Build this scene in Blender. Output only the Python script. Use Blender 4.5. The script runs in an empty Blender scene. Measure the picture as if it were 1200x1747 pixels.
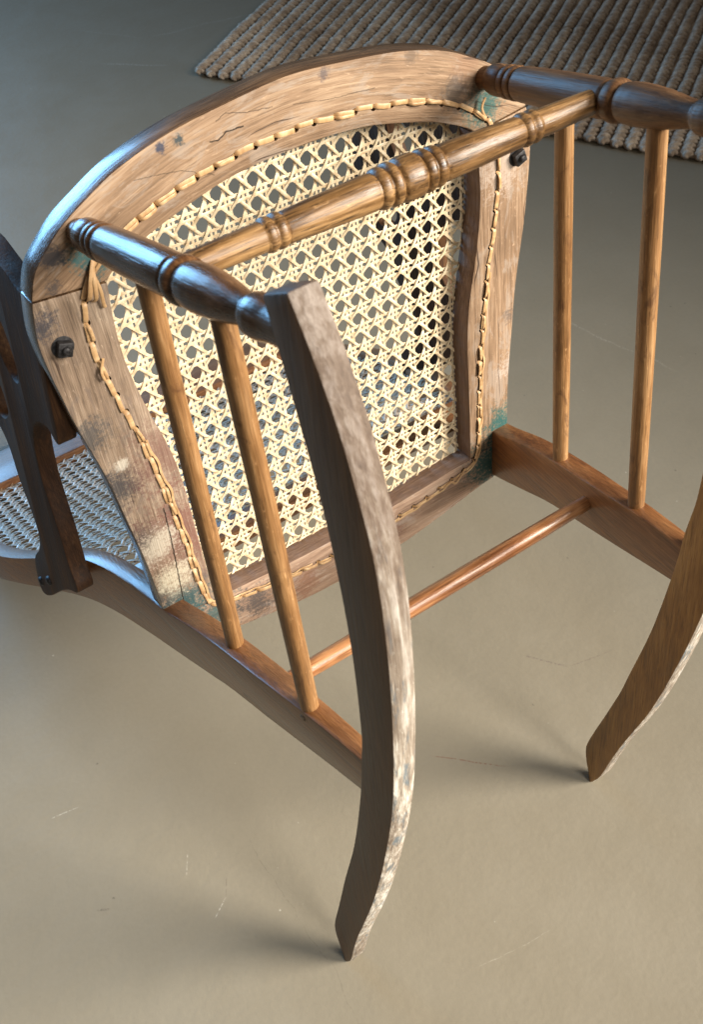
import bpy, bmesh, math, random
from mathutils import Vector, Matrix, noise as mnoise
random.seed(7)
sc = bpy.context.scene
COL = sc.collection

# ------------------------------------------------------------------ frame of the tipped-over chair
# chair coordinates: s across, f towards the seat front, d down from the seat (towards the viewer)
TAU = math.radians(9.89); CT, ST = math.cos(TAU), math.sin(TAU); H0 = 0.7507
def W(p):
    s, f, d = p
    return Vector((s, f*ST - d*CT, f*CT + d*ST + H0))
def WD(p):
    s, f, d = p
    return Vector((s, f*ST - d*CT, f*CT + d*ST))

# ------------------------------------------------------------------ camera
cam = bpy.data.cameras.new('camera'); camo = bpy.data.objects.new('camera', cam); COL.objects.link(camo)
RX = WD((0.820810662, -0.098128048, 0.562708400))
RY = WD((-0.445522420, -0.726489741, 0.523184890))
RZ = WD((0.357462767, -0.680134944, -0.640028771))
M = Matrix((RX, -RY, -RZ)).transposed().to_4x4()
M.translation = W((-0.3644673, 0.31850456, 0.65894147))
camo.matrix_world = M
cam.sensor_fit = 'VERTICAL'; cam.sensor_height = 36; cam.lens = 1731.96/1747*36
cam.clip_start = 0.02; cam.clip_end = 60
cam.dof.use_dof = True; cam.dof.focus_distance = 0.98; cam.dof.aperture_fstop = 15
sc.camera = camo

# ------------------------------------------------------------------ light
world = bpy.data.worlds.new('World'); sc.world = world; world.use_nodes = True
bg = world.node_tree.nodes['Background']; bg.inputs[0].default_value = (0.86, 0.76, 0.64, 1); bg.inputs[1].default_value = 0.16
def area(name, loc, target, sx, sy, power, col, spread=180):
    l = bpy.data.lights.new(name, 'AREA'); l.shape = 'RECTANGLE'; l.size = sx; l.size_y = sy; l.energy = power; l.color = col
    l.spread = math.radians(spread)
    o = bpy.data.objects.new(name, l); COL.objects.link(o); o.location = loc
    o.rotation_euler = (Vector(target) - Vector(loc)).to_track_quat('-Z', 'Y').to_euler()
    return o
area('window_right', (2.2, -2.4, 2.3), (-0.25, -0.20, 0.32), 1.6, 1.6, 35, (1.0, 0.92, 0.80), 44)
area('window_front', (0.25, -3.3, 2.9), (-0.30, -0.15, 0.3), 1.2, 1.0, 6.6, (1.0, 0.95, 0.87), 34)
area('window_back', (-0.75, 3.7, 1.35), (-0.5, 0.3, 0.5), 1.9, 2.0, 50, (0.25, 0.58, 1.0), 92)
sc.view_settings.view_transform = 'Standard'; sc.view_settings.look = 'None'
sc.view_settings.exposure = 0.12; sc.view_settings.gamma = 1.0; sc.view_settings.use_curve_mapping = False
sc.render.engine = 'CYCLES'

# ------------------------------------------------------------------ helpers
def tag(o, label=None, cat=None, group=None, kind=None):
    if label: o['label'] = label
    if cat: o['category'] = cat
    if group: o['group'] = group
    if kind: o['kind'] = kind
    return o
def crv(pts, n=6, closed=False):
    """Catmull-Rom through pts"""
    P = [Vector(p) for p in pts]; out = []; N = len(P)
    rng = range(N) if closed else range(N-1)
    for i in rng:
        if closed: a, b, c, d = P[(i-1) % N], P[i], P[(i+1) % N], P[(i+2) % N]
        else: a, b, c, d = P[max(i-1, 0)], P[i], P[i+1], P[min(i+2, N-1)]
        for k in range(n):
            t = k/n
            out.append(0.5*((2*b) + (c-a)*t + (2*a-5*b+4*c-d)*t*t + (3*b-a-3*c+d)*t**3))
    if not closed: out.append(P[-1])
    return out
def mesh_obj(name, verts, faces, mats, parent=None, smooth=True, gc=None, fm=None, sf=None):
    me = bpy.data.meshes.new(name); me.from_pydata([tuple(v) for v in verts], [], faces); me.update()
    return fin(name, me, mats, parent, smooth, gc, fm, sf)
def setattr3(me, nm, vals):
    a = me.attributes.new(nm, 'FLOAT_VECTOR', 'POINT')
    a.data.foreach_set('vector', [c for v in vals for c in v])
def fin(name, me, mats, parent=None, smooth=True, gc=None, fm=None, sf=None):
    if not isinstance(mats, (list, tuple)): mats = [mats]
    for m in mats: me.materials.append(m)
    if gc: setattr3(me, 'gc', gc)
    if sf: setattr3(me, 'sf', sf)
    if fm: me.polygons.foreach_set('material_index', fm)
    me.polygons.foreach_set('use_smooth', [bool(smooth)]*len(me.polygons))
    o = bpy.data.objects.new(name, me); COL.objects.link(o)
    if parent: o.parent = parent
    return o
def autosmooth(o, ang=40):
    me = o.data; bm = bmesh.new(); bm.from_mesh(me)
    for e in bm.edges:
        if len(e.link_faces) == 2 and e.calc_face_angle(0) > math.radians(ang): e.smooth = False
    bm.to_mesh(me); bm.free()
def lathe(name, a, b, prof, mats, parent, seg=28, wob=0.0):
    """prof: [(t along 0..1, radius)] from a to b in chair coords"""
    A, B = W(a), W(b); ax = (B-A); L = ax.length; ax.normalize()
    x = ax.orthogonal().normalized(); y = ax.cross(x)
    V, Fc, G = [], [], []; ph = random.random()*50
    for t, r in prof:
        for k in range(seg):
            an = 2*math.pi*k/seg
            rr = r*(1 + wob*mnoise.noise(Vector((t*L*25+ph, math.cos(an)*.8, math.sin(an)*.8))))
            V.append(A + ax*(t*L) + (x*math.cos(an) + y*math.sin(an))*rr)
            G.append((t*L+ph, math.cos(an)*r, math.sin(an)*r))
    n = len(prof)
    for i in range(n-1):
        for k in range(seg):
            k2 = (k+1) % seg
            Fc.append((i*seg+k, i*seg+k2, (i+1)*seg+k2, (i+1)*seg+k))
    Fc.append(tuple(range(seg))[::-1]); Fc.append(tuple((n-1)*seg+k for k in range(seg)))
    o = mesh_obj(name, V, Fc, mats, parent, True, G)
    autosmooth(o, 55); return o
def rounded(prof, n=5):
    """prof of (t,r) control points smoothed by Catmull-Rom"""
    return [(p[0], p[1]) for p in [Vector((a, b, 0)) for a, b in prof]] if n == 1 else [(p.x, p.y) for p in crv([(a, b, 0) for a, b in prof], n)]
def post_bm(name, bm, mats, parent, gcfn, fmfn=None, bevel=0.002, seg=2, cut=None, sub=0):
    """bevel the sharp edges, optional boolean, then attributes and face materials; bm is in CHAIR coords"""
    bmesh.ops.recalc_face_normals(bm, faces=bm.faces)
    if bevel:
        es = [e for e in bm.edges if len(e.link_faces) == 2 and e.calc_face_angle(0) > math.radians(35)]
        bmesh.ops.bevel(bm, geom=es, offset=bevel, segments=seg, affect='EDGES', profile=0.5)
    me = bpy.data.meshes.new(name); bm.to_mesh(me); bm.free()
    if cut:
        o = bpy.data.objects.new('tmp', me); COL.objects.link(o)
        m = o.modifiers.new('b', 'BOOLEAN'); m.operation = 'DIFFERENCE'; m.object = cut; m.solver = 'EXACT'
        dg = bpy.context.evaluated_depsgraph_get(); me2 = bpy.data.meshes.new_from_object(o.evaluated_get(dg))
        bpy.data.objects.remove(o); me = me2; me.name = name
        me.materials.clear()
    cv = [v.co.copy() for v in me.vertices]
    fm = [fmfn(p.normal.copy(), p.center.copy()) for p in me.polygons] if fmfn else None
    for v in me.vertices: v.co = W(v.co)
    me.update()
    o = fin(name, me, mats, parent, True, [gcfn(c) for c in cv], fm, [tuple(c) for c in cv])
    bm = bmesh.new(); bm.from_mesh(me); bmesh.ops.recalc_face_normals(bm, faces=bm.faces); bm.to_mesh(me); bm.free()
    autosmooth(o, 32); return o
def strip_prism(outer, inner, d0, d1):
    """solid between two open polylines in (s,f), extruded d0..d1, chair coords"""
    bm = bmesh.new(); n = len(outer)
    def ring(d): return [bm.verts.new((p[0], p[1], d)) for p in outer], [bm.verts.new((p[0], p[1], d)) for p in inner]
    o0, i0 = ring(d0); o1, i1 = ring(d1)
    for k in range(n-1):
        bm.faces.new((o0[k], o0[k+1], i0[k+1], i0[k])); bm.faces.new((o1[k], i1[k], i1[k+1], o1[k+1]))
        bm.faces.new((o0[k], o1[k], o1[k+1], o0[k+1])); bm.faces.new((i0[k], i0[k+1], i1[k+1], i1[k]))
    bm.faces.new((o0[0], i0[0], i1[0], o1[0])); bm.faces.new((o0[-1], o1[-1], i1[-1], i0[-1]))
    return bm

# ------------------------------------------------------------------ material helpers
def lin(r, g, b):
    f = lambda c: ((c/255+.055)/1.055)**2.4 if c > 10 else c/255/12.92
    return (f(r), f(g), f(b), 1)
class NT:
    def __init__(s, name):
        s.m = bpy.data.materials.new(name); s.m.use_nodes = True; s.t = s.m.node_tree; s.n = s.t.nodes
        s.bsdf = s.n['Principled BSDF']
    def link(s, a, b): s.t.links.new(a, b)
    def attr(s, nm):
        a = s.n.new('ShaderNodeAttribute'); a.attribute_name = nm; return a.outputs['Vector']
    def mapping(s, v, scale, loc=(0, 0, 0), rot=(0, 0, 0)):
        m = s.n.new('ShaderNodeMapping'); m.inputs['Scale'].default_value = scale; m.inputs['Location'].default_value = loc
        m.inputs['Rotation'].default_value = rot
        s.link(v, m.inputs['Vector']); return m.outputs[0]
    def noise(s, v, scale=1, detail=4, rough=.55, dist=0):
        t = s.n.new('ShaderNodeTexNoise'); t.inputs['Scale'].default_value = scale; t.inputs['Detail'].default_value = detail
        t.inputs['Roughness'].default_value = rough; t.inputs['Distortion'].default_value = dist
        if v: s.link(v, t.inputs['Vector'])
        return t.outputs['Fac']
    def ramp(s, v, stops):
        r = s.n.new('ShaderNodeValToRGB'); e = r.color_ramp.elements
        while len(e) < len(stops): e.new(0.5)
        for k, (p, c) in enumerate(stops):
            e[k].position = p; e[k].color = c if len(c) == 4 else (*c, 1)
        s.link(v, r.inputs[0]); return r.outputs[0]
    def rng(s, v, a, b, c=0., d=1., smooth=False):
        r = s.n.new('ShaderNodeMapRange'); r.inputs[1].default_value = a; r.inputs[2].default_value = b
        r.inputs[3].default_value = c; r.inputs[4].default_value = d; r.clamp = True
        if smooth: r.interpolation_type = 'SMOOTHSTEP'
        s.link(v, r.inputs[0]); return r.outputs[0]
    def mix(s, f, a, b, mode='MIX'):
        m = s.n.new('ShaderNodeMix'); m.data_type = 'RGBA'; m.blend_type = mode
        for sock, val in ((m.inputs[0], f), (m.inputs[6], a), (m.inputs[7], b)):
            if isinstance(val, (int, float)): sock.default_value = val
            elif isinstance(val, tuple): sock.default_value = val if len(val) == 4 else (*val, 1)
            else: s.link(val, sock)
        return m.outputs[2]
    def math(s, op, a, b=None):
        m = s.n.new('ShaderNodeMath'); m.operation = op
        for sock, val in ((m.inputs[0], a), (m.inputs[1], b)):
            if val is None: continue
            if isinstance(val, (int, float)): sock.default_value = val
            else: s.link(val, sock)
        return m.outputs[0]
    def vmath(s, op, a, b=None):
        m = s.n.new('ShaderNodeVectorMath'); m.operation = op
        for sock, val in ((m.inputs[0], a), (m.inputs[1], b)):
            if val is None: continue
            if isinstance(val, tuple): sock.default_value = val
            else: s.link(val, sock)
        return m
    def bump(s, h, strength, dist, prev=None):
        b = s.n.new('ShaderNodeBump'); b.inputs['Strength'].default_value = strength; b.inputs['Distance'].default_value = dist
        s.link(h, b.inputs['Height'])
        if prev: s.link(prev, b.inputs['Normal'])
        return b.outputs[0]
    def done(s, col, rough=None, nrm=None, **kw):
        if isinstance(col, tuple): s.bsdf.inputs['Base Color'].default_value = col
        else: s.link(col, s.bsdf.inputs['Base Color'])
        if rough is not None:
            if isinstance(rough, (int, float)): s.bsdf.inputs['Roughness'].default_value = rough
            else: s.link(rough, s.bsdf.inputs['Roughness'])
        if nrm: s.link(nrm, s.bsdf.inputs['Normal'])
        for k, v in kw.items(): s.bsdf.inputs[k].default_value = v
        return s.m
def wood(name, dark, mid, light, rough=(.25, .45), scratch=.35, pores=.5, coat=0., stains=(), bumpk=.35, patches=None, spec=.5, gs=1.0, cracks=0, front=False, pscale=(22, 60, 60), pdist=1.2):
    t = NT(name); gc = t.attr('gc')
    big = t.noise(t.mapping(gc, (7, 26, 26)), 1, 3, .6, .6)
    grain = t.noise(t.mapping(gc, (15*gs, 330*gs, 330*gs)), 1, 3, .66, .3)
    fib = t.noise(t.mapping(gc, (60, 900, 900)), 1, 2, .6)
    mixv = t.math('ADD', t.math('MULTIPLY', big, .5), t.math('MULTIPLY', grain, .5))
    col = t.ramp(mixv, [(.36, dark), (.5, mid), (.63, light)])
    # dark pores along the grain
    p = t.rng(t.noise(t.mapping(gc, (28, 760, 760), (3, 1, 7)), 1, 2, .65), .55, .68)
    col = t.mix(t.math('MULTIPLY', p, pores), col, tuple(c*.35 for c in dark[:3]))
    # rubbed, lighter scratches
    sc_ = t.rng(t.noise(t.mapping(gc, (90, 420, 420), (9, 4, 2), (0.3, .5, .4)), 1, 3, .7, .8), .60, .75)
    col = t.mix(t.math('MULTIPLY', sc_, scratch), col, tuple(min(1, c*1.7+.03) for c in light[:3]))
    if patches:
        pc, thr, amt = patches
        q = t.rng(t.noise(t.mapping(gc, pscale, (5, 5, 5)), 1, 6, .68, pdist), thr, thr+.10)
        col = t.mix(t.math('MULTIPLY', q, amt), col, pc)
    if stains:
        sf = t.attr('sf'); nz = t.noise(t.mapping(sf, (55, 55, 55)), 1, 6, .7, .5); nz2 = t.noise(t.mapping(sf, (330, 330, 330)), 1, 4, .75)
        for (c, r, colr, amt) in stains:
            dv = t.vmath('DISTANCE', sf, c).outputs['Value']
            m0 = t.rng(dv, 0, r, 1, 0)
            m0 = t.math('ADD', m0, t.math('MULTIPLY', t.math('SUBTRACT', nz, .5), 1.5))
            m0 = t.math('ADD', m0, t.math('MULTIPLY', t.math('SUBTRACT', nz2, .5), 1.9))
            m0 = t.rng(m0, .32, .78, 0, amt)
            inside = t.rng(dv, r*.8, r*1.15, 1, 0)
            col = t.mix(t.math('MULTIPLY', m0, inside), col, colr)
    if front:
        sx = t.n.new('ShaderNodeSeparateXYZ'); t.link(t.attr('sf'), sx.inputs[0])
        fr = t.math('ADD', sx.outputs[1], t.math('MULTIPLY', t.math('SUBTRACT', t.noise(t.mapping(gc, (40, 120, 120)), 1, 5, .7), .5), .35))
        col = t.mix(t.rng(fr, -.24, -.02, 0, .92), col, t.ramp(mixv, [(.36, (.055, .034, .022, 1)), (.5, (.105, .072, .052, 1)), (.66, (.21, .17, .145, 1))]))
    if cracks:
        sfc = t.attr('sf'); jag = t.math('MULTIPLY', t.math('SUBTRACT', t.noise(t.mapping(sfc, (220, 220, 220)), 1, 3), .5), .0022)
        for line, wd, amt in (([(-.0709, .0276), (-.0644, .0263), (-.0577, .0302), (-.0426, .0301)], .0007, .95), ([(-.1335, .0202), (-.1147, .018), (-.0967, .0149), (-.0727, .0036)], .0004, .6),
                              ([(-.0633, .040), (-.0545, .0432), (-.0384, .0387), (-.0166, .0362)], .0004, .7), ([(.0006, .0328), (.031, .0271), (.0739, .0232)], .0004, .5),
                              ([(-.1817, -.2636), (-.1834, -.3006), (-.1865, -.3405), (-.1904, -.3873)], .0007, .95)):
            for a0, b0 in zip(line, line[1:]):
                A = Vector((*a0, 0)); u_ = Vector((*b0, 0)) - A; L_ = u_.length; u_.normalize()
                rel = t.vmath('SUBTRACT', sfc, tuple(A)).outputs[0]
                x_ = t.vmath('DOT_PRODUCT', rel, tuple(u_)).outputs['Value']; y_ = t.math('ADD', t.vmath('DOT_PRODUCT', rel, (-u_.y, u_.x, 0)).outputs['Value'], jag)
                k_ = t.math('MULTIPLY', t.rng(t.math('ABSOLUTE', y_), wd*.5, wd*1.2, 1, 0), t.math('MULTIPLY', t.rng(x_, -.0006, 0), t.rng(x_, L_, L_+.0006, 1, 0)))
                col = t.mix(t.math('MULTIPLY', k_, amt), col, (.012, .007, .004, 1))
        v = t.n.new('ShaderNodeTexWave'); v.wave_type = 'BANDS'; v.bands_direction = 'Y'; v.inputs['Scale'].default_value = 5
        v.inputs['Distortion'].default_value = 5; v.inputs['Detail'].default_value = 3; v.inputs['Detail Scale'].default_value = 2.
        t.link(t.mapping(gc, (.7, 2.2, 1)), v.inputs['Vector'])
        gate = t.rng(t.noise(t.mapping(gc, (16, 9, 9), (2, 8, 1)), 1, 2), .52, .60)
        ck = t.math('MULTIPLY', t.rng(v.outputs['Fac'], .0, .006, 1, 0), gate)
        col = t.mix(t.math('MULTIPLY', ck, cracks), col, (.03, .015, .01, 1))
    rv = t.rng(t.math('ADD', t.math('MULTIPLY', grain, .5), t.math('MULTIPLY', big, .5)), .35, .65, rough[0], rough[1])
    n = t.bump(fib, bumpk, .0006); n = t.bump(grain, bumpk, .0012, n)
    n = t.bump(big, .18, .004, n)
    return t.done(col, rv, n, **{'Coat Weight': coat, 'Coat Roughness': .18, 'Specular IOR Level': spec})

M_raw_st = [((.206, -.375, 0), .050, (.012, .075, .072, 1), .95), ((.185, -.418, 0), .055, (.014, .07, .07, 1), .95),
            ((-.190, -.385, 0), .052, (.016, .06, .068, 1), .9), ((-.168, -.418, 0), .048, (.02, .075, .08, 1), .8),
            ((.182, -.022, 0), .034, (.02, .10, .095, 1), .85), ((-.178, -.020, 0), .026, (.02, .10, .11, 1), .85),
            ((-.205, -.012, 0), .016, (.02, .025, .035, 1), .8), ((-.212, -.032, 0), .012, (.04, .04, .045, 1), .7),
            ((-.108, .036, 0), .008, (.02, .03, .06, 1), .9), ((-.094, .037, 0), .008, (.02, .04, .05, 1), .9), ((.03, .046, 0), .008, (.06, .05, .06, 1), .7),
            ((.11, .037, 0), .012, (.10, .07, .05, 1), .6), ((.165, .012, 0), .03, (.22, .12, .07, 1), .5), ((.15, -.005, 0), .025, (.03, .04, .045, 1), .5),
            ((-.228, -.06, 0), .022, (.03, .035, .05, 1), .8), ((-.222, -.165, 0), .03, (.05, .055, .06, 1), .7), ((-.214, -.22, 0), .035, (.03, .035, .045, 1), .8), ((-.207, -.29, 0), .04, (.03, .035, .04, 1), .85), ((-.208, -.36, 0), .03, (.03, .035, .04, 1), .7),
            ((-.172, -.30, 0), .085, (.16, .065, .05, 1), .75), ((-.165, -.21, 0), .06, (.15, .07, .055, 1), .65),
            ((-.196, -.30, 0), .035, (.55, .50, .40, 1), .7), ((-.192, -.345, 0), .035, (.55, .50, .38, 1), .75), ((-.205, -.20, 0), .012, (.55, .50, .42, 1), .8),
            ((.2, -.08, 0), .05, (.48, .40, .34, 1), .5), ((.215, -.30, 0), .03, (.45, .40, .36, 1), .5), ((.21, -.24, 0), .014, (.06, .05, .05, 1), .6)]
RAW = wood('aged_bare_wood', (.125, .076, .044, 1), (.245, .156, .094, 1), (.36, .252, .165, 1), rough=(.62, .8), scratch=.40, pores=.42, stains=M_raw_st, bumpk=.5, patches=((.30, .245, .20, 1), .52, .55), spec=.3, cracks=.9)
RAWL = wood('aged_grey_side_wood', (.13, .090, .062, 1), (.225, .160, .112, 1), (.35, .27, .20, 1), rough=(.62, .8), scratch=.45, pores=.5, stains=M_raw_st, bumpk=.5, patches=((.15, .115, .095, 1), .53, .65), spec=.3, cracks=.9)
RAWREAR = wood('aged_rear_rail_wood', (.20, .125, .085, 1), (.32, .21, .145, 1), (.44, .32, .235, 1), rough=(.65, .8), scratch=.4, pores=.35, stains=M_raw_st[:4]+[((-.06, -.445, 0), .03, (.22, .10, .06, 1), .6), ((-.01, -.455, 0), .02, (.13, .05, .03, 1), .8), ((-.12, -.43, 0), .035, (.05, .05, .055, 1), .75), ((.05, -.44, 0), .03, (.16, .07, .05, 1), .5)], bumpk=.55, patches=((.42, .36, .32, 1), .55, .5), spec=.3)
EDGE = wood('stained_seat_edge', (.030, .016, .009, 1), (.075, .040, .020, 1), (.17, .095, .045, 1), rough=(.18, .38), scratch=.25, pores=.5, coat=.5, patches=((.02, .012, .008, 1), .58, .7))
INNERW = wood('inner_edge_wood', (.10, .060, .040, 1), (.155, .095, .066, 1), (.22, .145, .105, 1), rough=(.6, .8), scratch=.3, pores=.4, bumpk=.6, spec=.25)
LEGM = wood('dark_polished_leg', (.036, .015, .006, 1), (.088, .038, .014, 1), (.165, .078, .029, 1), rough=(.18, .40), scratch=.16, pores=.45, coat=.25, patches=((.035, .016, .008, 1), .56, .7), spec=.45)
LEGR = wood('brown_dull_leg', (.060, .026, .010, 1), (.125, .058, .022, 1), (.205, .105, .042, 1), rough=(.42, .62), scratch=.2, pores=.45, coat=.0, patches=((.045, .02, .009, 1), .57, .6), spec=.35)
STRM = wood('golden_turned_wood', (.040, .018, .006, 1), (.155, .078, .025, 1), (.33, .190, .076, 1), rough=(.30, .56), scratch=.45, pores=.9, coat=.0, gs=.9, patches=((.07, .033, .013, 1), .57, .6))
RODM = wood('amber_rod_wood', (.125, .056, .018, 1), (.230, .115, .041, 1), (.35, .200, .086, 1), rough=(.36, .58), scratch=.45, pores=.45, coat=.0, patches=((.085, .036, .014, 1), .55, .7))
REARM = wood('red_amber_rod_wood', (.10, .035, .012, 1), (.21, .082, .028, 1), (.36, .17, .068, 1), rough=(.24, .44), scratch=.4, pores=.5, coat=.3)
POSTM = wood('brown_post_wood', (.105, .038, .012, 1), (.185, .074, .025, 1), (.27, .122, .044, 1), rough=(.28, .45), scratch=.18, pores=.5, coat=.4, patches=((.05, .02, .01, 1), .60, .5))
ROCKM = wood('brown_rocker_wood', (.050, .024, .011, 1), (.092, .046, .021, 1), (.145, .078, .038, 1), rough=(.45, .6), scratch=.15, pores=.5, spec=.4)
WORN = wood('worn_rocker_sole', (.115, .082, .058, 1), (.29, .245, .195, 1), (.60, .57, .51, 1), rough=(.6, .8), scratch=.45, pores=.35, bumpk=.5, gs=.8, patches=((.095, .125, .145, 1), .54, .80), spec=.3, front=True, pscale=(26, 150, 150), pdist=.2)
ROCKLIT = wood('warm_lit_rocker_wood', (.15, .066, .016, 1), (.27, .130, .035, 1), (.38, .20, .062, 1), rough=(.4, .55), scratch=.15, pores=.45, patches=((.25, .14, .055, 1), .57, .5), spec=.4)  # lighter golden copy of the rocker wood: warm light painted into the colour
ARMM = wood('dark_arm_wood', (.026, .011, .005, 1), (.055, .024, .010, 1), (.11, .052, .020, 1), spec=.22, rough=(.58, .75), scratch=.15, pores=.4)
# cane
def canemat(name, a, b, c, rough=.42):
    t = NT(name); gc = t.attr('gc')
    v = t.noise(t.mapping(gc, (30, 30, 30)), 1, 3, .6); fibs = t.noise(t.mapping(gc, (90, 2500, 2500)), 1, 2)
    col = t.ramp(v, [(.30, a), (.5, b), (.70, c)])
    w = t.rng(t.noise(t.mapping(gc, (14, 240, 240), (3, 3, 3)), 1, 3), .64, .74)
    col = t.mix(t.math('MULTIPLY', w, .55), col, (.42, .20, .10, 1))
    return t.done(col, rough, t.bump(fibs, .3, .0003))
CANE = canemat('pale_cane', (.46, .31, .17, 1), (.69, .56, .37, 1), (.85, .75, .58, 1))
CANEB = canemat('back_cane', (.40, .29, .20, 1), (.54, .41, .30, 1), (.66, .54, .42, 1), .34)
STITCH = canemat('tan_cane_stitch', (.30, .17, .075, 1), (.47, .29, .14, 1), (.64, .46, .26, 1), .45)
t = NT('black_iron'); gcn = t.n.new('ShaderNodeTexCoord').outputs['Object']
nz = t.noise(gcn, 400, 5, .65)
IRON = t.done(t.ramp(nz, [(.35, (.012, .012, .014, 1)), (.7, (.05, .048, .05, 1))]), t.rng(nz, .3, .7, .35, .7), t.bump(nz, .5, .001), Metallic=.55)

# ------------------------------------------------------------------ the setting: painted floor
def floor_mat():
    t = NT('painted_concrete'); P = t.n.new('ShaderNodeNewGeometry').outputs['Position']
    a = t.noise(t.mapping(P, (1.6, 1.6, 1.6)), 1, 5, .55, .5); b = t.noise(t.mapping(P, (9, 9, 9)), 1, 5, .6, .4); c = t.noise(t.mapping(P, (160, 160, 160)), 1, 3, .65)
    m = t.math('ADD', t.math('MULTIPLY', a, .55), t.math('MULTIPLY', b, .45))
    col = t.ramp(m, [(.36, (.188, .165, .122, 1)), (.52, (.199, .175, .130, 1)), (.68, (.211, .187, .141, 1))])
    col = t.mix(t.rng(c, .3, .75, 0, .16), col, (.13, .11, .085, 1))
    # specks: small pale and dark chips
    for sc2, thr, colr, seed, amt in ((42, .050, (.50, .48, .42, 1), 3.1, .6), (36, .055, (.05, .045, .04, 1), 8.7, .75), (90, .035, (.10, .085, .065, 1), 1.7, .6)):
        vv = t.n.new('ShaderNodeTexVoronoi'); vv.inputs['Scale'].default_value = sc2
        t.link(t.vmath('ADD', t.mapping(P, (1, 1, 0), (seed, seed, 0)), None).outputs[0], vv.inputs['Vector'])
        sel = t.n.new('ShaderNodeSeparateColor'); t.link(vv.outputs['Color'], sel.inputs[0])
        g = t.rng(sel.outputs[0], .86, .88)
        k = t.math('MULTIPLY', t.rng(vv.outputs['Distance'], thr*.6, thr*1.3, 1, 0), g)
        k = t.math('MULTIPLY', k, t.rng(t.noise(t.mapping(P, (700, 700, 700)), 1, 2), .35, .6))
        col = t.mix(t.math('MULTIPLY', k, amt), col, colr)
    # individual scratches and scuffs where they lie on the floor
    wob = t.noise(t.mapping(P, (14, 14, 14)), 1, 3); brk = t.noise(t.mapping(P, (260, 260, 260)), 1, 3)
    segs = [((-.273, -.126), (-.291, -.155), .0007, (.45, .42, .36, 1), .5), ((-.264, -.199), (-.287, -.213), .0008, (.52, .50, .44, 1), .6), ((-.252, -.180), (-.264, -.199), .0009, (.10, .085, .07, 1), .5),
            ((-.392, -.128), (-.378, -.136), .0016, (.07, .06, .05, 1), .6), ((.033, -.195), (.104, -.264), .0010, (.14, .05, .035, 1), .75), ((.222, -.150), (.262, -.200), .0016, (.10, .075, .07, 1), .5), ((.262, -.200), (.33, -.215), .001, (.12, .095, .08, 1), .45),
            ((.60, 1.646), (.887, 1.608), .0022, (.50, .50, .48, 1), 0.17), ((.468, 1.784), (.60, 1.646), .002, (.5, .5, .48, 1), 0.10), ((.455, 1.60), (.585, 1.50), .0024, (.55, .54, .52, 1), 0.25),
            ((-.39, .0), (-.355, -.005), .0009, (.55, .53, .46, 1), .35), ((-.205, -.14), (-.212, -.42), .0008, (.10, .085, .065, 1), .35), ((-.08, -.42), (.02, -.44), .0007, (.45, .43, .36, 1), .2), ((.72, .33), (.80, .11), .002, (.45, .42, .36, 1), .25)]
    for (a0, b0, wd, colr, amt) in segs:
        A = Vector((*a0, 0)); B = Vector((*b0, 0)); ab = B-A; L = ab.length; u = ab/L; nrm = Vector((-u.y, u.x, 0))
        rel = t.vmath('SUBTRACT', P, tuple(A)).outputs[0]
        x = t.vmath('DOT_PRODUCT', rel, tuple(u)).outputs['Value']; y = t.vmath('DOT_PRODUCT', rel, tuple(nrm)).outputs['Value']
        y = t.math('ADD', y, t.math('MULTIPLY', t.math('SUBTRACT', wob, .5), L*.12))
        k = t.math('MULTIPLY', t.rng(t.math('ABSOLUTE', y), wd*.4, wd*1.1, 1, 0), t.math('MULTIPLY', t.rng(x, 0, L*.15), t.rng(x, L*.8, L, 1, 0)))
        k = t.math('MULTIPLY', k, t.rng(brk, .40, .58))
        col = t.mix(t.math('MULTIPLY', k, amt), col, colr)
    n = t.bump(c, .24, .0010); n = t.bump(t.noise(t.mapping(P, (45, 45, 45)), 1, 2, .6), .14, .004, n)
    n = t.bump(t.noise(t.mapping(P, (6, 6, 6)), 1, 2), .05, .02, n)
    return t.done(col, t.rng(b, .3, .7, .40, .52), n, **{'Specular IOR Level': .28})
FL = floor_mat()
fl = mesh_obj('floor', [(-7, -7, 0), (7, -7, 0), (7, 7, 0), (-7, 7, 0)], [(0, 1, 2, 3)], FL, None, False)
tag(fl, kind='structure')

# ------------------------------------------------------------------ the braided rug
def rug_mat():
    t = NT('jute'); gc = t.attr('gc'); oi = t.n.new('ShaderNodeObjectInfo').outputs['Random']
    P = t.n.new('ShaderNodeNewGeometry').outputs['Position']
    f = t.noise(t.mapping(gc, (120, 900, 900)), 1, 4, .7); v = t.noise(t.mapping(P, (60, 60, 60)), 1, 4, .65); w = t.noise(t.mapping(P, (5, 5, 5)), 1, 3)
    m = t.math('ADD', t.math('MULTIPLY', f, .3), t.math('ADD', t.math('MULTIPLY', v, .45), t.math('MULTIPLY', w, .25)))
    col = t.ramp(m, [(.38, (.23, .170, .125, 1)), (.5, (.49, .39, .30, 1)), (.60, (.76, .66, .54, 1))])
    col = t.mix(t.rng(oi, 0, 1, 0, .16), col, (.16, .11, .085, 1))
    n = t.bump(f, .8, .002); n = t.bump(v, .5, .003, n)
    return t.done(col, .85, n, **{'Specular IOR Level': .15})
JUTE = rug_mat()
e1 = Vector((.850, .526, 0)); e2 = Vector((.60, -.80, 0)); C0 = Vector((.603, 1.430, 0))
rug = bpy.data.objects.new('braided_rug', None); COL.objects.link(rug); rug.location = C0
tag(rug, 'chunky braided jute rug lying flat on the floor behind the tipped chair', 'rug')
PITCH = .0285
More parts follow.
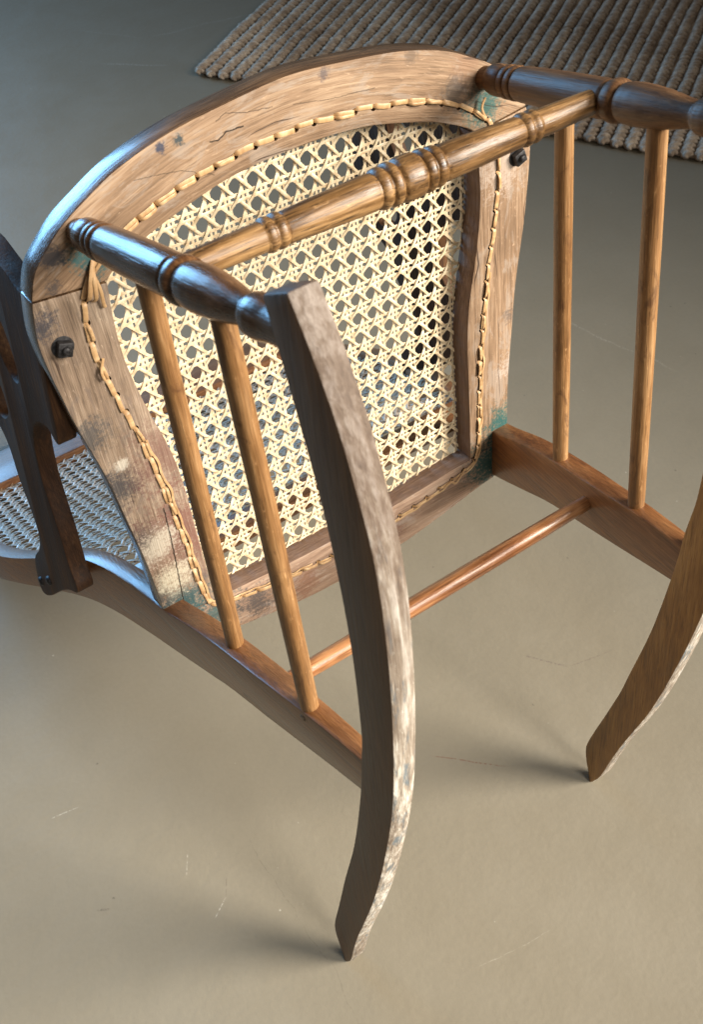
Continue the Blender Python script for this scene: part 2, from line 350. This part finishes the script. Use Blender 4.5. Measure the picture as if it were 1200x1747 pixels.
def rope_mesh(seed):
    rr = random.Random(seed); V, Fc, G = [], [], []
    L = 1.62; seg = 8; tw = .031; n = int(L/tw*9)
    for st in range(2):
        base = len(V)
        for i in range(n+1):
            x = L*i/n; ph = 2*math.pi*x/tw + st*math.pi + rr.uniform(-.12, .12) + 2.2*mnoise.noise(Vector((x*14, seed*5.1, 0)))
            endf = min(1, x/.012+.25)
            R0 = .0054*endf; r = (.0074 + .0020*mnoise.noise(Vector((x*45, seed*3.3+st*9, 1))) + rr.uniform(-.0003, .0003))*endf
            cy = R0*math.cos(ph); cz = .0092 + R0*.72*math.sin(ph)
            cy += .0040*mnoise.noise(Vector((x*7, seed*2.7, 4)))
            for k in range(seg):
                a = 2*math.pi*k/seg
                V.append((x, cy + r*1.12*math.cos(a), max(.0004, cz + r*.92*math.sin(a)))); G.append((x + st*.5, r*math.cos(a), r*math.sin(a)))
        for i in range(n):
            for k in range(seg):
                k2 = (k+1) % seg
                Fc.append((base+i*seg+k, base+i*seg+k2, base+(i+1)*seg+k2, base+(i+1)*seg+k))
        Fc.append(tuple(base+k for k in range(seg))[::-1]); Fc.append(tuple(base+n*seg+k for k in range(seg)))
    for q in range(900):   # loose fibres
        x = rr.uniform(.002, L); a = rr.uniform(-.2, math.pi+.2); an = rr.uniform(-1.2, 1.2); ln = rr.uniform(.003, .009); b0 = len(V)
        p0 = Vector((x, .0115*math.cos(a), .0092+.0095*math.sin(a))); dr = Vector((math.cos(an), math.sin(an), rr.uniform(-.1, .5))).normalized()*ln; sd = Vector((-math.sin(an), math.cos(an), .3))*.00028
        for pt in (p0-sd, p0+sd, p0+dr): V.append((pt.x, pt.y, max(.001, pt.z))); G.append((pt.x, pt.y, pt.z))
        Fc.append((b0, b0+1, b0+2))
    me = bpy.data.meshes.new('braid_row'); me.from_pydata(V, [], Fc); me.update(); setattr3(me, 'gc', G); me.materials.append(JUTE)
    me.polygons.foreach_set('use_smooth', [True]*len(me.polygons)); return me
ropes = [rope_mesh(k) for k in range(4)]
nrow = 52; ang1 = math.atan2(e1.y, e1.x)
perp = abs(e2.dot(Vector((-e1.y, e1.x, 0))))
for i in range(nrow):
    o = bpy.data.objects.new('braid_row', ropes[(i*7+i//3) % 4]); COL.objects.link(o); o.parent = rug
    q = e2*((i+.5)*PITCH/perp) + e1*random.uniform(-.004, .004)
    o.location = q; o.rotation_euler = (0, 0, ang1 + random.uniform(-.002, .002))
    o.scale = (1, 1.0, random.uniform(.94, 1.06))
A = C0 + e1*.012; B = C0 + e1*1.6; Wd = e2*(nrow*PITCH/perp)
bk = mesh_obj('backing', [tuple(p - C0 + Vector((0, 0, .004))) for p in (A+e2*.008, B+e2*.008, B+Wd-e2*.008, A+Wd-e2*.008)], [(0, 1, 2, 3)], JUTE, rug, False, gc=[(0, 0, 0)]*4)

# ------------------------------------------------------------------ the rocking chair
chair = bpy.data.objects.new('rocking_chair', None); COL.objects.link(chair)
tag(chair, 'old wooden rocking chair tipped onto its back, showing the underside of its woven cane seat', 'rocking chair')
def mir(pts): return [(-p[0], *p[1:]) for p in pts]

# --- stitch line (right half, front centre to rear centre)
sth = [(0, .0145), (.04, .0125), (.08, .0075), (.119, -.001), (.146, -.0115), (.164, -.021), (.181, -.0325), (.1905, -.047), (.1955, -.065), (.1965, -.09), (.194, -.118), (.1895, -.145), (.1815, -.193), (.175, -.25), (.171, -.316), (.169, -.37), (.165, -.3975), (.152, -.4075), (.107, -.4165), (.067, -.4220), (0, -.4265)]
loop = [(p[0], p[1], 0) for p in sth] + [(-p[0], p[1], 0) for p in sth[-2:0:-1]]
dense = crv(loop, 14, True)
acc = [0]
for a, b in zip(dense, dense[1:]+dense[:1]): acc.append(acc[-1] + (b-a).length)
TOT = acc[-1]; NH = int(round(TOT/.0176))
def on_loop(x):
    x %= TOT; lo = 0
    import bisect
    lo = bisect.bisect_right(acc, x)-1; lo = min(lo, len(dense)-1)
    a, b = dense[lo], dense[(lo+1) % len(dense)]; t = (x-acc[lo])/max(1e-9, acc[lo+1]-acc[lo]); return a.lerp(b, t)
holes = [on_loop(TOT*i/NH + random.uniform(-.0012, .0012)) for i in range(NH)]
bm = bmesh.new()
for h in holes:
    r = bmesh.ops.create_cone(bm, cap_ends=True, segments=10, radius1=.0028, radius2=.0028, depth=.030)
    bmesh.ops.translate(bm, verts=r['verts'], vec=(h.x, h.y, 0))
cme = bpy.data.meshes.new('cut'); bm.to_mesh(cme); bm.free(); CUT = bpy.data.objects.new('cut', cme); COL.objects.link(CUT)

TH = -.0245
bow_o = [(0, .054), (.05, .050), (.1, .0435), (.143, .032), (.173, .018), (.192, .0075), (.209, -.0065), (.221, -.019), (.229, -.0375)]
bow_i = [(0, 0), (.03, -.0006), (.065, -.0042), (.1, -.0125), (.13, -.0215), (.148, -.029), (.160, -.035), (.167, -.039), (.172, -.0435)]
def halfres(pts, n): return [(p.x, p.y) for p in crv([(a, b, 0) for a, b in pts], n)]
bo = halfres(mir(bow_o[:0:-1]) + bow_o, 5); bi = halfres(mir(bow_i[:0:-1]) + bow_i, 5)
def seat_fm(raw=0):
    def f(n, c):
        if abs(n.z) > .75: return 0
        # inner wall or outer wall
        cx, cy = c.x, c.y + .19
        return 1 if (n.x*cx + n.y*cy) > 0 else 2
    return f
front_rail = post_bm('front_rail', strip_prism(bo, bi, 0, TH), [RAW, EDGE, INNERW], chair, lambda c: (math.atan2(c.x, c.y+.30)*.32, c.y - .054 + 1.25*c.x*c.x, c.z), seat_fm(), .0016, 2, CUT)
so = [(.2292, -.0382), (.2345, -.066), (.2345, -.09), (.232, -.12), (.229, -.149), (.220, -.207), (.2155, -.262), (.2115, -.315), (.2105, -.372), (.2100, -.394)]
si = [(.1722, -.0442), (.1755, -.075), (.1765, -.105), (.1740, -.135), (.168, -.172), (.161, -.21), (.158, -.25), (.1585, -.31), (.1585, -.372), (.1585, -.3985)]
so2, si2 = halfres(so, 4), halfres(si, 4)
for sg in (-1, 1):
    a = [(sg*p[0], p[1]) for p in so2]; b = [(sg*p[0], p[1]) for p in si2]
    rail = post_bm('side_rail', strip_prism(a, b, 0, TH), [RAWL if sg < 0 else RAW, EDGE, INNERW], chair, lambda c: (c.y+sg*3, c.x, c.z), seat_fm(), .0016, 2, CUT)
    if sg < 0: rail['label'] = 'left side rail with a dark stained edge, pale scuffs and a long split'
    else: rail['label'] = 'right side rail, pale bare wood with teal stain at the rear corner'
ro = [(-.2095, -.3945), (-.200, -.438), (-.165, -.447), (-.109, -.4585), (-.045, -.4675), (.045, -.4675), (.109, -.4585), (.165, -.447), (.200, -.438), (.2095, -.3945)]
ri = [(-.159, -.3992), (-.155, -.3998), (-.13, -.4005), (-.09, -.4035), (-.04, -.406), (.04, -.406), (.09, -.4035), (.13, -.4005), (.155, -.3998), (.159, -.3992)]
post_bm('rear_rail', strip_prism(halfres(ro, 3), halfres(ri, 3), -.0006, TH), [RAWREAR, EDGE, INNERW], chair, lambda c: (c.x+7, c.y, c.z), seat_fm(), .0016, 2, CUT)
bpy.data.objects.remove(CUT)

# --- cane weaving
def ribbon(path, nrm_axis, w, th, V, Fc, G, conv, seed):
    """path: list of chair points; flat strand of width w lying in the plane whose normal is nrm_axis"""
    n = len(path); base = len(V)
    for i, p in enumerate(path):
        a = path[max(i-1, 0)]; b = path[min(i+1, n-1)]; tn = (b-a).normalized(); sd = tn.cross(nrm_axis).normalized(); up = sd.cross(tn)
        for (x, y) in ((-.5, .1), (-.40, .5), (.40, .5), (.5, .1), (0, -.5)):
            V.append(conv(p + sd*(x*w) + up*(y*th))); G.append((i*.006 + seed*3.7, x*w + seed, y*th))
    for i in range(n-1):
        for k in range(5):
            k2 = (k+1) % 5
            Fc.append((base+i*5+k, base+i*5+k2, base+(i+1)*5+k2, base+(i+1)*5+k))
def point_in(poly, x, y):
    c = False; j = len(poly)-1
    for i in range(len(poly)):
        xi, yi = poly[i]; xj, yj = poly[j]
        if (yi > y) != (yj > y) and x < (xj-xi)*(y-yi)/(yj-yi)+xi: c = not c
        j = i
    return c
def weave(poly, p0, pu, pv, wst, surf, nrm, name, parent, mat, wd, th=.0008, amp=.0009, keep=True):
    """six-way cane weave: paired uprights, paired weavers, two diagonals; (u,v) in-plane, surf(u,v,h) -> chair point"""
    V, Fc, G = [], [], []; us = [p[0] for p in poly]; vs = [p[1] for p in poly]
    u0, u1, v0, v1 = min(us), max(us), min(vs), max(vs); seed = 0
    eu, ev = pu*.125, pv*.132
    def line(pt, n, hfun, w):
        nonlocal seed
        seed += 1; run = []; jit = random.uniform(-.05, .05)
        def flush():
            if len(run) > 3: ribbon(list(run), nrm, w*random.uniform(.90, 1.10), th, V, Fc, G, W, seed)
            run.clear()
        for i in range(n+1):
            u, v = pt(i/n)
            if point_in(poly, u, v):
                wb = .00028*mnoise.noise(Vector((u*60, v*60, seed*1.7)))
                run.append(surf(u+wb, v-wb, hfun(u, v)))
            else: flush()
        flush()
    def cells(x, o, p): return (x-o)/p
    ku0, ku1 = int(math.floor((u0-p0[0])/pu))-1, int(math.ceil((u1-p0[0])/pu))+1
    kv0, kv1 = int(math.floor((v0-p0[1])/pv))-1, int(math.ceil((v1-p0[1])/pv))+1
    c2 = lambda x: math.cos(2*math.pi*x)
    nv = (kv1-kv0)*8; nu = (ku1-ku0)*8
    for k in range(ku0, ku1+1):
        for e in (-1, 1):
            uu = p0[0] + (k+.5)*pu + e*eu
            line(lambda t: (uu, v0 + (v1-v0)*t), nv, lambda u, v: amp*(.15*e*c2((v-p0[1])/pv) - .25), wst)
    for k in range(kv0, kv1+1):
        for e in (-1, 1):
            vv = p0[1] + (k+.5)*pv + e*ev
            line(lambda t: (u0 + (u1-u0)*t, vv), nu, lambda u, v: amp*(.55 - .35*e*c2((u-p0[0])/pu)), wst)
    nd = int((ku1-ku0)*12)
    for sgn in (1, -1):
        for k in range(ku0-kv1-kv0-60, ku1+kv1-kv0+60):
            # (u-p0u)/pu = k+.5 + sgn*(v-p0v)/pv
            def pt(t):
                v = v0 + (v1-v0)*t; return (p0[0] + pu*(k+.5 + sgn*(v-p0[1])/pv), v)
            if sgn > 0: h = lambda u, v: amp*(1.0 - 1.6*(.5 - .5*c2((u-p0[0])/pu)) + .9*(.5 - .5*c2((v-p0[1])/pv)) + .2)
            else: h = lambda u, v: amp*(1.6 - 1.8*(.5 - .5*c2((v-p0[1])/pv)) + .9*(.5 - .5*c2((u-p0[0])/pu)))
            line(pt, nd, h, wst*1.06)
    o = mesh_obj(name, V, Fc, mat, parent, True, G); autosmooth(o, 50); tag(o, kind='stuff'); return o
grow = lambda pts, k: [(p[0]*k, -.2+(p[1]+.2)*k) for p in pts]
inner_poly = bi + si2[1:] + [(p[0], p[1]) for p in halfres(ri, 3)[::-1]][1:-1] + [(-p[0], p[1]) for p in si2[::-1]]
inner_poly = grow(inner_poly, 1.06)
sag = lambda u, v: .004*max(0, 1-(u/.17)**2)*max(0, 1-((v+.2)/.2)**2)
cane = weave(inner_poly, (.0352-.0165*2, -.1455), 0.0165, .0206, .0026, lambda u, v, h: Vector((u, v, TH+.0012 + h - sag(u, v))), Vector((0, 0, 1)), 'cane_seat_panel', chair, CANE, 1)
cane['label'] = 'pale woven cane seat panel with octagonal holes'

# --- cane stitches from hole to hole on the underside
def stitch(a, b, w, lift, off, tw, seed):
    V, Fc, G = [], [], []; tn = (b-a).normalized(); sd = tn.cross(Vector((0, 0, 1))).normalized(); path = []
    n = 9; A2 = a + sd*off; B2 = b + sd*(off*.4+tw)
    for i in range(n+1):
        t = i/n; p = A2.lerp(B2, t); e = min(t, 1-t)
        z = lift*min(1, e/.22) + .0007
        if e < .03: z = -.003
        bow = sd*(.0006*math.sin(math.pi*t)*math.sin(seed*2.1))
        path.append(p + bow + Vector((0, 0, z)))
    ribbon(path, Vector((0, 0, 1)), w, .0008, V, Fc, G, W, seed)
    return V, Fc, G
for i in range(NH):
    a, b = holes[i], holes[(i+1) % NH]; mid = (a+b)/2
    side = abs(mid.x) > .15 and mid.y < -.05
    V, Fc, G = stitch(a, b, random.uniform(.0036, .0044), random.uniform(.0001, .0008), random.uniform(-.0022, -.0008), random.uniform(-.001, .001), i)
    o = mesh_obj('cane_stitch', V, Fc, STITCH, chair, True, G); autosmooth(o, 60)
    if random.random() < .35:
        V, Fc, G = stitch(a, b, random.uniform(.0022, .0030), random.uniform(.0014, .0024), random.uniform(-.0016, .0016), random.uniform(-.0015, .0015), i+300)
        o = mesh_obj('cane_stitch', V, Fc, STITCH, chair, True, G); autosmooth(o, 60)
# binder strand lying along the sides
for sg, x0, x1 in ((1, .235, .475), (-1, .535, .76)):
    V, Fc, G = [], [], []; path = []
    n = 90
    for i in range(n+1):
        x = TOT*(x0 + (x1-x0)*i/n); p = on_loop(x); q = on_loop(x+.002); tn = (q-p).normalized(); sd = tn.cross(Vector((0, 0, 1)))
        off = (-.0036 if sg > 0 else .0030) + .0007*math.sin(i*.7) + .0012*mnoise.noise(Vector((i*.13, sg, 2)))
        path.append(p + sd*off + Vector((0, 0, .0010 + .0005*math.sin(i*1.3))))
    ribbon(path, Vector((0, 0, 1)), .0023, .0010, V, Fc, G, W, 77)
    o = mesh_obj('binder_cane', V, Fc, STITCH, chair, True, G); autosmooth(o, 60)
# wrapped knot and loose ends near the left front corner
def free_strand(pts, w, name='loose_cane_end'):
    V, Fc, G = [], [], []; ribbon(crv(pts, 4), Vector((0, 0, 1)), w, .0011, V, Fc, G, W, 5)
    return mesh_obj(name, V, Fc, STITCH, chair, True, G)
free_strand([(-.178, -.024, .0005), (-.184, -.034, .004), (-.189, -.047, .0045), (-.190, -.053, -.001)], .0042)
free_strand([(-.180, -.027, .0005), (-.183, -.038, .005), (-.185, -.050, .0045), (-.187, -.055, -.001)], .0036)
free_strand([(-.182, -.030, .0005), (-.180, -.045, .003), (-.1805, -.056, .003), (-.180, -.061, .002)], .003)
free_strand([(-.193, -.100, .002), (-.197, -.108, .003), (-.198, -.112, .004), (-.197, -.118, .003)], .0025)
free_strand([(.183, -.034, .0005), (.176, -.022, .004), (.179, -.014, .005)], .0026)
free_strand([(.150, -.406, .001), (.135, -.416, .004), (.128, -.411, .004), (.120, -.417, .001)], .0028)

# --- nuts under the arm bolts
for sg in (-1, 1):
    bm = bmesh.new(); bmesh.ops.create_cube(bm, size=1)
    rot = Matrix.Rotation(.35*sg, 4, 'Z')
    for v in bm.verts: v.co = rot @ Vector((v.co.x*.0118, v.co.y*.0118, v.co.z*.0065)) + Vector((sg*.2185, -.0790, .0034))
    nut = post_bm('square_nut', bm, IRON, chair, lambda c: tuple(c), None, .0011, 2)
    lathe('bolt_end', (sg*.2185, -.0790, .004), (sg*.2185, -.0790, .0095), [(0, .0032), (.75, .0032), (.95, .0026), (1, .0014)], IRON, nut, 16)
    lathe('washer_mark', (sg*.2185, -.0790, -.001), (sg*.2185, -.0790, .0006), [(0, .0088), (.9, .0088), (1, .0084)], IRON, nut, 24)

# --- turned front legs
LEG = [(0, .0092), (.008, .0092), (.010, .0094), (.0125, .0112), (.017, .0124), (.024, .0126), (.0285, .0118), (.0300, .0110), (.0305, .0106),
       (.0315, .0124), (.0335, .0132), (.0365, .0132), (.0385, .0124), (.0390, .0114), (.0400, .0126), (.0420, .0134), (.0450, .0134), (.0470, .0124), (.0475, .0116),
       (.0488, .0128), (.052, .0134), (.070, .0139), (.095, .0142), (.120, .0143), (.140, .0141), (.1475, .0137), (.1490, .0126), (.1500, .0126),
       (.1512, .0144), (.1540, .0153), (.1585, .0153), (.1612, .0143), (.1622, .0124), (.1632, .0122),
       (.1645, .0134), (.169, .0143), (.178, .0147), (.188, .0143), (.200, .0132), (.212, .0115), (.222, .0098), (.2290, .0088), (.2305, .0087),
       (.2320, .0104), (.2360, .0122), (.2420, .0127), (.2480, .0122), (.2540, .0112), (.2600, .0108), (.2760, .0108)]
def leg_at(sg, d): t = d/.23; return (sg*(.182 + (.1695-.182)*t), .036*t, d)
for sg in (-1, 1):
    prof = []
    for (a, r), (a2, r2) in zip(LEG, LEG[1:]):
        prof += [(a/.276, r)]
        if a2-a > .006:
            for k in range(1, 4): prof.append(((a+(a2-a)*k/4)/.276, r+(r2-r)*(k/4)))
    prof.append((1, LEG[-1][1]))
    lathe('front_leg', leg_at(sg, 0), leg_at(sg, .276), prof, LEGM if sg < 0 else LEGR, chair, 40, .012)

# --- turned front stretcher
half = [(0, .0149), (.003, .0151), (.0065, .0146), (.0085, .0136), (.0090, .0124), (.0098, .0122), (.0105, .0136), (.0125, .0146), (.0150, .0146), (.0168, .0136), (.0174, .0122), (.0184, .0121),
        (.0192, .0132), (.0215, .0139), (.0240, .0136), (.0260, .0124), (.0266, .0116), (.0280, .0117), (.0295, .0124), (.040, .0123), (.060, .0117), (.080, .0110), (.0945, .0105), (.0960, .0098),
        (.0972, .0110), (.0995, .0117), (.1022, .0114), (.1032, .0102), (.1042, .0101), (.1052, .0110), (.1075, .0115), (.1100, .0110), (.1110, .0098), (.1125, .0098), (.130, .0095), (.150, .0091), (.170, .0087), (.174, .0086)]
full = [(-a, r) for a, r in half[:0:-1]] + half
lathe('front_stretcher', (-.174, .0222, .140), (.174, .0222, .140), [((a+.174)/.348, r) for a, r in full], STRM, chair, 36, .012)

# --- side rods and rear rod
def rodprof(n, r0, r1, r2): 
    return [(i/n, (r0*(1-i/n)**2 + 2*r1*(i/n)*(1-i/n) + r2*(i/n)**2)) for i in range(n+1)]
def post_row(d): pass
R1 = [(.0, .0068), (.04, .0074)] + [(t, .0074+.0004*math.sin(t*3.1)) for t in (.12, .25, .38, .5, .62, .75, .88, .94)] + [(1, .0072)]
for sg in (-1, 1):
    lathe('side_rod', leg_at(sg, .100), (sg*.1868, -.3700, .1075), R1, RODM, chair, 24, .03)
    lathe('side_rod', leg_at(sg, .1955), (sg*.1768, -.3600, .2165), R1, RODM, chair, 24, .03)
lathe('rear_rod', (-.184, -.3585, .1585), (.184, -.3585, .1585), [(t, .0070+.0016*math.sin(t*math.pi)**.6) for t in [i/16 for i in range(17)]], REARM, chair, 24, .02)
t = NT('old_glue'); gp = t.n.new('ShaderNodeNewGeometry').outputs['Position']; gn = t.noise(gp, 300, 4, .7)
GLUE = t.done(t.ramp(gn, [(.38, (.045, .024, .012, 1)), (.52, (.20, .13, .075, 1)), (.66, (.42, .34, .24, 1))]), .55, t.bump(gn, .8, .002))
for sg in (-1, 1):   # beads of old glue round the rod feet
    for top_, foot, ftop_ in ((leg_at(sg, .100), (sg*.1868, -.3700, .1075), -.3495), (leg_at(sg, .1955), (sg*.1768, -.3600, .2165), -.3290)):
        A_, B_ = Vector(top_), Vector(foot); k_ = (ftop_ - A_.y)/(B_.y - A_.y)
        lathe('glue_bead', A_.lerp(B_, k_-.008), A_.lerp(B_, k_+.008), [(0, .0073), (.3, .0084), (.6, .0092), (1, .0096)], GLUE, chair, 24, .12)

# --- back posts: run from the rocker past the seat and up into the back
POST = [(.300, .1655, -.3155, -.361), (.25, .171, -.3195, -.3700), (.2, .177, -.3255, -.3800), (.11, .1873, -.3420, -.4000), (.06, .193, -.3550, -.4175), (0, .200, -.3760, -.4390), (-.06, .2085, -.386, -.457), (-.12, .222, -.396, -.468), (-.17, .2385, -.413, -.478),
        (-.24, .2635, -.455, -.506), (-.30, .286, -.486, -.531), (-.36, .300, -.512, -.560), (-.44, .308, -.548, -.596), (-.52, .306, -.580, -.628), (-.60, .294, -.604, -.647), (-.655, .27, -.614, -.650)]
for sg in (-1, 1):
    PP = POST if sg < 0 else [(.284, .1685, -.3170, -.3625), (.245, .1725, -.3200, -.3705)] + POST[2:]
    rows = crv([Vector((p[1], p[2], p[0])) for p in PP], 4); rows_b = crv([Vector((p[1], p[3], p[0])) for p in PP], 4)
    bm = bmesh.new(); prev = None; n = len(rows); h = .0110
    for i, (a, b) in enumerate(zip(rows, rows_b)):
        h = .0110 - .0032*max(0, min(1, (a.z-.15)/.13))
        cur = [bm.verts.new((sg*(q.x)+e*h, q.y, q.z)) for q, e in ((a, -1), (a, 1), (b, 1), (b, -1))]
        if prev:
            for k in range(4): bm.faces.new((prev[k], prev[(k+1) % 4], cur[(k+1) % 4], cur[k]))
        else: bm.faces.new(cur)
        prev = cur
    bm.faces.new(prev[::-1])
    post_bm('back_post', bm, POSTM, chair, lambda c: (c.z+sg*2, c.x-sg*(.2-.1*c.z), c.y), None, .0022, 2)
# crest rail joining the posts (lies on the floor)
bm = bmesh.new(); prev = None
for i in range(25):
    x = -1+2*i/24; s_ = .285*x; up = .030*(1-x*x)
    cur = [bm.verts.new(c) for c in ((s_, -.597-.25*up, -.585-up*.3), (s_, -.618-.25*up, -.680-up), (s_, -.640-.1*up, -.678-up), (s_, -.622-.25*up, -.583-up*.3))]
    if prev:
        for k in range(4): bm.faces.new((prev[k], prev[(k+1) % 4], cur[(k+1) % 4], cur[k]))
    else: bm.faces.new(cur)
    prev = cur
bm.faces.new(prev[::-1])
post_bm('crest_rail', bm, POSTM, chair, lambda c: (c.x, c.z, c.y), None, .004, 3)
# cane in the back
pc = crv([Vector((p[1], p[2], p[0])) for p in POST], 6)
def ftop(d):
    for a, b in zip(pc, pc[1:]):
        if b.z <= d <= a.z: return a.y + (b.y-a.y)*(d-a.z)/(b.z-a.z)
    return pc[-1].y
bp = [(p.x-.008, p.z) for p in pc if -.60 < p.z < -.075]
back_poly = bp + [(-a, b) for a, b in bp[::-1]]
bc = weave(back_poly, (0, -.30), .0165, .0206, .0026, lambda u, v, h: Vector((u, ftop(v)-.010+h, v)), Vector((0, 1, -.35)).normalized(), 'cane_back_panel', chair, CANEB, 1)
bc['label'] = 'woven cane back panel with bluish sheen, seen past the seat'
bm = bmesh.new()
for d0, d1 in ((-.060, -.088),):
    bmesh.ops.create_cube(bm, size=1)
    for v in bm.verts: v.co = Vector((v.co.x*.41, ftop(-.074)-.012+v.co.y*.02, -.074+v.co.z*.028))
post_bm('lower_back_rail', bm, POSTM, chair, lambda c: (c.x, c.z, c.y), None, .003, 2)

# --- rockers
top = [(.066, .266), (.008, .282), (-.063, .2985), (-.153, .3075), (-.242, .3065), (-.284, .3015), (-.345, .2915), (-.449, .268), (-.550, .2385), (-.640, .2135), (-.705, .1950), (-.735, .1885), (-.760, .1905), (-.780, .196)]
bot = [(.079, .293), (.045, .313), (0, .3315), (-.069, .3475), (-.167, .3495), (-.288, .3395), (-.399, .3180), (-.512, .2895), (-.600, .2630), (-.664, .2430), (-.720, .2275), (-.765, .2160), (-.790, .2055), (-.7985, .2005)]
T2 = halfres(top, 5); B2 = halfres(bot, 5); HWR = .0092
for sg in (-1, 1):
    bm = bmesh.new(); prev = None
    for (ft, dt), (fb, db) in zip(T2, B2):
        if sg > 0:
            sm = lambda f: max(0, min(1, (f+.58)/.28))
            dt -= .017*sm(ft); db -= .013*sm(fb)
        sct, scb = .1706 - .01445*ft, .1706 - .01445*fb
        if sg > 0: sct -= .008*sm(ft); scb -= .008*sm(fb)
        cur = [bm.verts.new(c) for c in ((sg*sct-HWR, ft, dt), (sg*sct+HWR, ft, dt), (sg*scb+HWR, fb, db), (sg*scb-HWR, fb, db))]
        if prev:
            for k in range(4): bm.faces.new((prev[k], prev[(k+1) % 4], cur[(k+1) % 4], cur[k]))
        else: bm.faces.new(cur)
        prev = cur
    bm.faces.new(prev[::-1])
    def rfm(n, c):
        # the sole is the face turned away from the seat
        return 1 if (abs(n.x) < .55 and n.z > .2) else 0
    rk = post_bm('rocker', bm, [ROCKM if sg < 0 else ROCKLIT, WORN], chair, lambda c: (c.y+sg*4, c.x-sg*.17, c.z), rfm, .0022, 2)
    rk['label'] = ('near rocker with a pale worn sole' if sg < 0 else 'far rocker, brown side with warm light painted in and a chipped patch')

# --- arm supports: flat scroll-cut panels screwed to the posts
ap = [(-.062, -.022), (-.046, -.05), (-.040, -.08), (-.036, -.115), (-.046, -.150), (-.070, -.185), (-.105, -.212), (-.15, -.235), (-.19, -.255), (-.225, -.262), (-.256, -.240), (-.268, -.216), (-.282, -.202), (-.314, -.195), (-.341, -.180), (-.369, -.172), (-.402, -.186), (-.440, -.220), (-.482, -.232), (-.492, -.222), (-.470, -.19), (-.428, -.145), (-.395, -.105), (-.372, -.072), (-.350, -.081), (-.312, -.089), (-.272, -.103), (-.238, -.106), (-.205, -.098), (-.180, -.076), (-.168, -.045), (-.166, -.022)]
hole1 = [(-.128 + .034*math.cos(a)-.012*math.sin(a), -.128 + .030*math.sin(a)) for a in [2*math.pi*k/20 for k in range(20)]]
hole2 = [(-.183, -.190), (-.192, -.176), (-.208, -.168), (-.224, -.170), (-.242, -.190), (-.246, -.210), (-.228, -.220), (-.200, -.212)]
def arm_panel(sg):
    cu = bpy.data.curves.new('arm', 'CURVE'); cu.dimensions = '2D'; cu.fill_mode = 'BOTH'; cu.extrude = .0070; cu.bevel_depth = .0015; cu.bevel_resolution = 1
    for pl, n in ((ap, 4), (hole1, 1), (hole2, 4)):
        pts = crv([(a, b, 0) for a, b in pl], n, True) if n > 1 else [Vector((a, b, 0)) for a, b in pl]
        sp = cu.splines.new('POLY'); sp.points.add(len(pts)-1); sp.use_cyclic_u = True
        for q, p in zip(sp.points, pts): q.co = (p.x, p.y, 0, 1)
    o = bpy.data.objects.new('tmp', cu); COL.objects.link(o); dg = bpy.context.evaluated_depsgraph_get()
    me = bpy.data.meshes.new_from_object(o.evaluated_get(dg)); bpy.data.objects.remove(o); me.name = 'arm_support'; me.materials.clear()
    cv = []
    for v in me.vertices:
        f, d, z = v.co
        if sg > 0: d -= .045*max(0, min(1, (-d-.03)/.08))
        c = Vector((sg*(.2135 - .12*f) + z, f, d)); cv.append(c); v.co = W(c)
    bm = bmesh.new(); bm.from_mesh(me); bmesh.ops.remove_doubles(bm, verts=bm.verts, dist=1e-6); bmesh.ops.recalc_face_normals(bm, faces=bm.faces); bm.to_mesh(me); bm.free()
    cv = []
    for v in me.vertices:
        p = v.co - Vector((0, 0, H0)); cv.append((p.x, p.y*ST + p.z*CT, -p.y*CT + p.z*ST))
    o = fin('arm_support', me, ARMM, chair, True, [(c[1]+sg, c[2], c[0]) for c in cv]); autosmooth(o, 35)
    return o
for sg in (-1, 1):
    arm = arm_panel(sg)
    for f, d in ((-.468, -.214), (-.438, -.176)):
        s0 = .2135 - .12*f + .0095
        lathe('screw_head', (sg*(s0-.002), f, d), (sg*(s0+.0026), f, d), [(0, .0055), (.5, .0055), (.85, .0046), (1, .002)], IRON, arm, 18)
